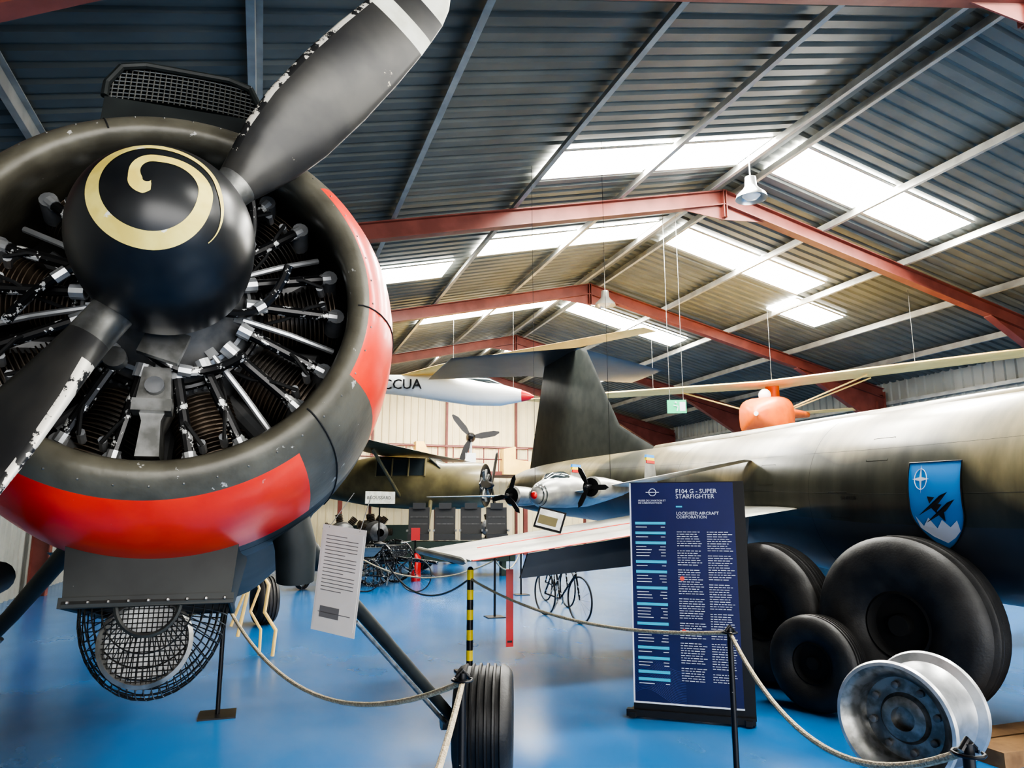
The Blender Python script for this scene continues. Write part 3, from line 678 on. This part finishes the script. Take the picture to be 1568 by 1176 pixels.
b.out('airframe',['silver','extred','yellow','badge','postblk','glass'],S,auto=35)

# ---------------------------------------------------------------- bicycle
def bicycle(x,y,deg,R=.34):
    r=root('bicycle',(x,y,0),(0,0,math.radians(deg))); b=B()
    for yy in (-.52,.52):
        b.lathe([(.014*math.cos(t*.785),R-.012+.014*math.sin(t*.785)) for t in range(8)],axis=(1,0,0),o=(0,yy,R),seg=40,m=0,closed=True)
        for k in range(14):
            a=k*math.pi/7; b.tube([(0,yy,R),(0,yy+math.cos(a)*(R-.02),R+math.sin(a)*(R-.02))],.0015,4,2)
    fr=lambda *p: b.tube(p,.014,8,1)
    fr((0,-.52,R),(0,-.36,.95)); fr((0,-.38,.85),(0,.18,.85)); fr((0,-.42,.70),(0,.05,.30)); fr((0,.22,.95),(0,.05,.30)); fr((0,.52,R),(0,.05,.30)); fr((0,.52,R),(0,.18,.82))
    b.tube([(-.28,-.25,1.0),(-.2,-.38,1.02),(.2,-.38,1.02),(.28,-.25,1.0)],.012,8,2); b.sphere((0,.24,.97),.1,0,12,(.7,1.3,.4))
    b.lathe([(-.01,.09),(.01,.09)],axis=(1,0,0),o=(0,.05,.30),seg=24,m=2); b.tube([(-.12,.05,.14),(-.02,.05,.3),(.02,.05,.3),(.12,.05,.46)],.01,6,2)
    b.out('frame',['rubber','rodblk','steel'],r); return r
bicycle(4.45,10.6,8); bicycle(5.1,12.4,0); bicycle(2.6,15.3,70)

# ---------------------------------------------------------------- gliders
G=root('orange_pod_glider',(11.2,13.8,0),(0,0,math.radians(-53)))
b=B()
b.loft([(-1.40,0,3.74,.03,.03,1),(-1.28,0,3.74,.20,.20,.7),(-.9,0,3.72,.52,.44,.6),(-.4,0,3.74,.58,.50,.6),(.3,0,3.90,.38,.38,.7),(1.2,0,4.05,.12,.15,1),(3.8,0,4.3,.06,.08,1)],24,m=0)
for s in (-1,1):
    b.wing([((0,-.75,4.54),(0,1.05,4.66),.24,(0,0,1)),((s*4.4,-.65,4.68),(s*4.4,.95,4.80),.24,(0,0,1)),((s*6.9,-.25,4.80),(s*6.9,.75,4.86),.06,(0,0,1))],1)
    b.tube([(s*.45,-.3,3.95),(s*2.1,-.25,4.56)],.018,8,1); b.tube([(s*.45,-.1,3.95),(s*2.1,.3,4.58)],.016,8,1)
b.wing([((-1.2,3.4,4.35),(-1.2,4.0,4.35),.04,(0,0,1)),((1.2,3.4,4.35),(1.2,4.0,4.35),.04,(0,0,1))],1)
b.tube([(0,.1,4.1),(0,.1,4.65)],.16,12,0)
b.sphere((0,-.60,4.25),.14,2,16,(1,1,1.1)); b.box(0,-.38,4.14,.5,.5,.06,2)
b.tube([(0,-1.42,3.74),(0,-1.34,3.74)],.05,12,2)
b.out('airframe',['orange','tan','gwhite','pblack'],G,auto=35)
b=B()
for x in (-3,0,3): b.tube([(x,.1,4.7),(x,.1,6.4)],.006,5)
b.out('suspension_cable','steel',G)
Q=root('white_glider',(4.7,19.6,5.22),(0,0,math.radians(66)))
b=B()
b.loft([(-2.55,0,-.40,.02,.02,1),(-2.4,0,-.40,.12,.11,1),(-2.2,0,-.38,.18,.17,1)],20,m=1)
b.loft([(-2.2,0,-.38,.18,.17,1),(-1.6,0,-.35,.32,.31,1),(-.8,0,-.26,.38,.38,1),(0,0,-.14,.36,.38,1),(1.0,0,-.04,.31,.31,1),(2.2,0,.04,.26,.25,1),(3.2,0,.12,.17,.18,1),(5,0,.25,.07,.10,1)],24,m=0)
b.plate([(-.015,4.2,.3),(-.015,5.0,.3),(-.015,5.1,1.2),(-.015,4.7,1.25)],(.03,0,0),0)
b.loft([(-1.7,0,-.08,.05,.03,1),(-1.3,0,-.0,.2,.14,1),(-.8,0,.06,.2,.14,1),(-.4,0,.08,.1,.08,1)],16,m=2)
b.out('fuselage',['gwhite','extred','glass'],Q,auto=40)
text('F-CCUA',.40,(-.385,2.0,-.20),'pblack',Q,rot=(math.pi/2,0,math.radians(-90)),ext=.03)
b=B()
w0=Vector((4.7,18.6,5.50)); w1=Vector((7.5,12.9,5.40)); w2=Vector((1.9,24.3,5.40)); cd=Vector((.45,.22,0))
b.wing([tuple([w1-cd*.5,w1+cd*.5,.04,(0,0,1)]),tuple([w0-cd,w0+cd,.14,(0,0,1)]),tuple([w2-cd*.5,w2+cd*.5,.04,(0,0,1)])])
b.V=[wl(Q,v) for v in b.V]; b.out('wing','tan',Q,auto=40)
b=B(); 
for p in ((4.7,18.6,5.4),(6.5,18.8,5.0),(2.5,20.6,5.3)): b.tube([wl(Q,p),wl(Q,(p[0],p[1],rz(p[0])-.2))],.006,5)
b.out('suspension_cable','steel',Q)

# ---------------------------------------------------------------- high wing olive aircraft
O=root('high_wing_army_aircraft',(6.5,21.4,0),(0,0,math.radians(56)))
b=B()
b.loft([(0.05,0,2.45,.56,.56,1),(.0,0,2.45,.66,.66,1),(.15,0,2.45,.70,.70,1),(.9,0,2.45,.72,.72,1),(1.3,0,2.45,.66,.70,.9),(1.8,0,2.5,.66,.80,.7),(3.6,0,2.6,.64,.82,.7),(5.5,0,2.6,.4,.5,.8),(8.2,0,2.6,.12,.2,1)],36,m=0)
b.lathe([(-.004,.64),(.02,.56),(.1,.15),(.0,.12),(-.2,.10),(-.28,0)],o=(0,0,2.45),seg=24,m=2)
for k in range(9):
    a=k*.698; b.tube([(math.cos(a)*.15,.05,2.45+math.sin(a)*.15),(math.cos(a)*.5,.03,2.45+math.sin(a)*.5)],.07,8,4)
for k in range(3):
    a=math.radians(60+120*k); d=Vector((math.cos(a),0,math.sin(a))); tg=Vector((-math.sin(a),0,math.cos(a)))
    b.plate([Vector((0,-.2,2.45))+q for q in (d*.05-tg*.04,d*.5-tg*.1,d*1.1-tg*.08,d*1.25,d*1.1+tg*.08,d*.5+tg*.1,d*.05+tg*.04)],(0,.03,0),2)
b.wing([((-5.2,1.9,3.50),(-5.2,3.3,3.50),.10,(0,0,1)),((0,1.7,3.42),(0,3.5,3.42),.2,(0,0,1)),((4.2,1.9,3.50),(4.2,3.3,3.50),.10,(0,0,1))],0)
for s in (-1,1):
    b.plate([(s*.56,1.75,3.25),(s*.64,1.75,2.75),(s*.64,3.4,2.75),(s*.56,3.4,3.25)],(s*.03,0,0),1)
    for y in (1.75,2.3,2.85,3.4): b.tube([(s*.62,y,3.28),(s*.70,y,2.72)],.03,6,0)
    b.tube([(s*.55,2.6,2.1),(s*2.6,2.6,3.42)],.05,8,0); b.tube([(s*.5,1.6,2.0),(s*1.3,1.5,.45)],.07,10,0); tyre(b,(s*1.35,1.5,.38),(1,0,0),.38,.22,.18,m=3,mr=2)
b.plate([(-.52,1.32,2.95),(.52,1.32,2.95),(.5,1.72,3.3),(-.5,1.72,3.3)],(0,-.02,.02),1)
b.plate([(-.02,7.2,2.7),(-.02,8.4,2.7),(-.02,8.5,4.0),(-.02,7.9,4.1)],(.04,0,0),0)
b.out('airframe',['armyolive','glass','postblk','rubber','steel'],O,auto=35)
r=root('name_sign',(2.75,18.0,0),(0,0,math.radians(8))); b=B(); b.tube([(0,0.02,0),(0,0.02,1.9)],.02,8,1); b.box(0,0,1.98,.75,.03,.3,0); b.out('board',['whitep','postblk'],r,smooth=False); text('BROUSSARD',.11,(-.34,-.02,1.94),'pblack',r)

Z=root('mezzanine_platform',(0,0,0)); b=B()
b.box(6.3,28.2,3.15,7.6,2.2,.15,0)
for x in (2.7,6.3,9.9): b.box(x,27.2,1.55,.15,.15,3.1,0)
for z in (3.7,4.15): b.tube([(2.6,27.15,z),(10,27.15,z)],.03,6,0)
for i in range(13): x=2.6+7.4*i/12; b.tube([(x,27.15,3.2),(x,27.15,4.15)],.022,6,0)
b.plate([(4.3,26.9,3.1),(6.0,26.9,3.1),(6.0,26.9,3.7),(5.7,26.9,4.3),(5.4,26.9,4.3),(5.4,26.9,3.8),(4.3,26.9,3.6)],(0,.5,0),1)
b.plate([(8.9,26.9,3.1),(10.2,26.9,3.1),(10.2,26.9,3.6),(9.4,26.9,3.7),(9.4,26.9,4.2),(8.9,26.9,4.1)],(0,.5,0),1)
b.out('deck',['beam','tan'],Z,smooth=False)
r=root('display_propeller',(7.35,26.2,4.45),(0,0,math.radians(-14))); b=B()
b.lathe([(-.3,0),(-.26,.10),(-.1,.16),(.15,.18),(.4,.18),(.4,0)],seg=24,m=1)
for k in range(3):
    a=math.radians(130+120*k); d=Vector((math.cos(a),0,math.sin(a))); tg=Vector((-math.sin(a),0,math.cos(a)))
    b.plate([q for q in (d*.1-tg*.05,d*.4-tg*.13,d*.9-tg*.12,d*1.1-tg*.03,d*1.1+tg*.03,d*.9+tg*.09,d*.4+tg*.1,d*.1+tg*.05)],(0,.05,0),1)
b.tube([(0,.2,0),(0,.2,-4.45)],.06,8,0); b.box(0,.2,-.85,.4,.4,.5,2)
b.out('blades',['gwhite','postblk','gwhite'],r,auto=35)

r=root('seat_display_cart',(5.0,19.0,0),(0,0,math.radians(-14))); b=B()
b.box(0,0,.62,3.0,1.0,.5,0); 
for x in (-1.2,1.2): 
    for y in (-.4,.4): b.box(x,y,.2,.12,.12,.4,0)
for i in range(4):
    x=-1.05+i*.7
    b.box(x,.05,.98,.56,.5,.16,1); b.box(x,.30,1.38,.56,.14,.75,1,Matrix.Rotation(-.12,3,'X')); b.box(x,.24,1.80,.34,.12,.16,1)
    for zq in (1.15,1.32,1.5): b.box(x,.225-.03*(1.35-zq),zq,.46,.02,.012,2)
    for s in (-.29,.29): b.box(x+s,.05,1.15,.05,.5,.05,2)
b.out('seats',['crate','seat','steel'],r,smooth=False)
def spoked(x,y,R,deg,name='spoked_wheel_cart'):
    r=root(name,(x,y,0),(0,0,math.radians(deg))); b=B()
    for s in (-.55,.55):
        b.lathe([(s-.03,R-.05),(s+.03,R-.05),(s+.03,R),(s-.03,R)],axis=(1,0,0),o=(0,0,R),seg=36,closed=True)
        b.lathe([(s-.08,.07),(s+.08,.07),(s+.08,0)],axis=(1,0,0),o=(0,0,R),seg=16,m=1)
        for k in range(12): a=k*math.pi/6; b.tube([(s,0,R),(s,math.cos(a)*(R-.04),R+math.sin(a)*(R-.04))],.018,6,0)
    b.tube([(-.6,0,R),(.6,0,R)],.04,8,1); b.box(0,.1,R+.25,.9,.9,.25,0); b.tube([(0,-.3,R+.1),(0,-1.3,.5)],.04,8,0)
    b.out('cart',['rodblk','steel'],r,auto=30)
spoked(2.75,17.0,.5,55); spoked(1.4,16.2,.42,-30)
r=root('fire_extinguisher',(3.6,17.6,0)); b=B(); b.tube([(0,0,0),(0,0,.55),(0,0,.66)],[.12,.12,.03],16,0); b.box(0,0,.72,.05,.16,.06,1); b.tube([(.03,0,.70),(.18,0,.55),(.16,0,.2)],.012,6,1); b.tube([(0,.16,0),(0,.16,1.2)],.02,6,1); b.box(0,.15,1.1,.22,.02,.3,0)
b.out('cylinder',['extred','postblk'],r)
def engstand(x,y,deg,col='engine'):
    r=root('engine_on_stand',(x,y,0),(0,0,math.radians(deg))); b=B()
    for sx in (-.4,.4):
        for sy in (-.4,.4): b.tube([(sx,sy,0),(sx*.6,sy,.7)],.03,6,1)
    b.box(0,0,.1,.9,.06,.05,1); b.box(0,0,.72,.7,1,.06,1)
    b.lathe([(-.5,.1),(-.4,.25),(-.1,.3),(.3,.3),(.5,.2),(.5,0)],o=(0,0,1.1),seg=24)
    for k in range(7): a=k*.898; b.lathe([(.3,.08)]+[(.3+.02*j,.10 if j%2 else .07) for j in range(10)]+[(.5,0)],axis=(math.cos(a),0,math.sin(a)),o=(0,0,1.1),seg=12,m=2)
    b.out('engine',[col,'steel','fin'],r,auto=35)
engstand(3.2,22.5,20); engstand(1.9,18.3,0); engstand(7.6,24.6,-20); engstand(2.9,19.8,10)
r=root('storage_cabinet',(3.9,25.5,0)); b=B(); b.box(0,0,.6,2.4,.7,1.2,0); b.box(0,-.36,.6,2.3,.02,.04,1); b.out('cabinet',['crate','postblk'],r,smooth=False)
wheelobj('trolley_tyre',.12,11.6,.34,.30,.16,15,mt='rubber2',grooves=4)
r=root('tubular_trolley_frame',(-.05,8.9,0)); b=B()
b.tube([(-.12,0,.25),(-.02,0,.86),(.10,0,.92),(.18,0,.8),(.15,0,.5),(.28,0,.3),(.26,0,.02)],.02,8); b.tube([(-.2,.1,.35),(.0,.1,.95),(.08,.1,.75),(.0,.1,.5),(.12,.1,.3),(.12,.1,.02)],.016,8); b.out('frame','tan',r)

def lamp(x,y,z):
    r=root('high_bay_lamp',(x,y,z)); b=B()
    b.lathe([(0,.26),(.06,.24),(.16,.14),(.22,.10),(.38,.09),(.40,0)],axis=(0,0,1),seg=28,m=0); b.lathe([(.05,.15),(.0,.10),(-.03,0)],axis=(0,0,1),seg=20,m=1)
    b.tube([(0,0,.38),(0,0,rz(x)-z-.05)],.01,6,0); b.out('shade',['lampg','gwhite'],r)
lamp(7.48,9.4,6.80); lamp(7.82,15.6,6.70)
r=root('exit_sign',(7.0,11.2,3.4),(0,0,math.radians(-25))); b=B(); b.box(0,0,.1,.34,.03,.24,0); b.tube([(-.06,-.02,.12),(.02,-.02,.1),(.0,-.02,.02)],.012,6,1); b.box(.1,-.02,.1,.1,.005,.16,1); b.sphere((-.02,-.02,.17),.02,1,8)
b.tube([(-.12,0,.2),(-.12,0,rz(6.9)-3.5)],.005,5,2); b.tube([(.12,0,.2),(.12,0,rz(7.1)-3.5)],.005,5,2); b.out('sign',['green','textw','steel'],r,smooth=False)

# ---------------------------------------------------------------- light
w=bpy.data.worlds.new('world'); SC.world=w; w.use_nodes=True; N=w.node_tree.nodes
bg=N['Background']; bg.inputs[0].default_value=(.95,.97,1,1); bg.inputs[1].default_value=.9
def area(name,loc,rot,sx,sy,p,col=(1,1,1)):
    l=bpy.data.lights.new(name,'AREA'); l.shape='RECTANGLE'; l.size=sx; l.size_y=sy; l.energy=p; l.color=col
    o=bpy.data.objects.new(name,l); COL.objects.link(o); o.location=loc; o.rotation_euler=rot; return o
area('daylight_through_hangar_door',(6,-8.8,2.4),(math.radians(90),0,0),18,4.4,1600,(1,.97,.92))
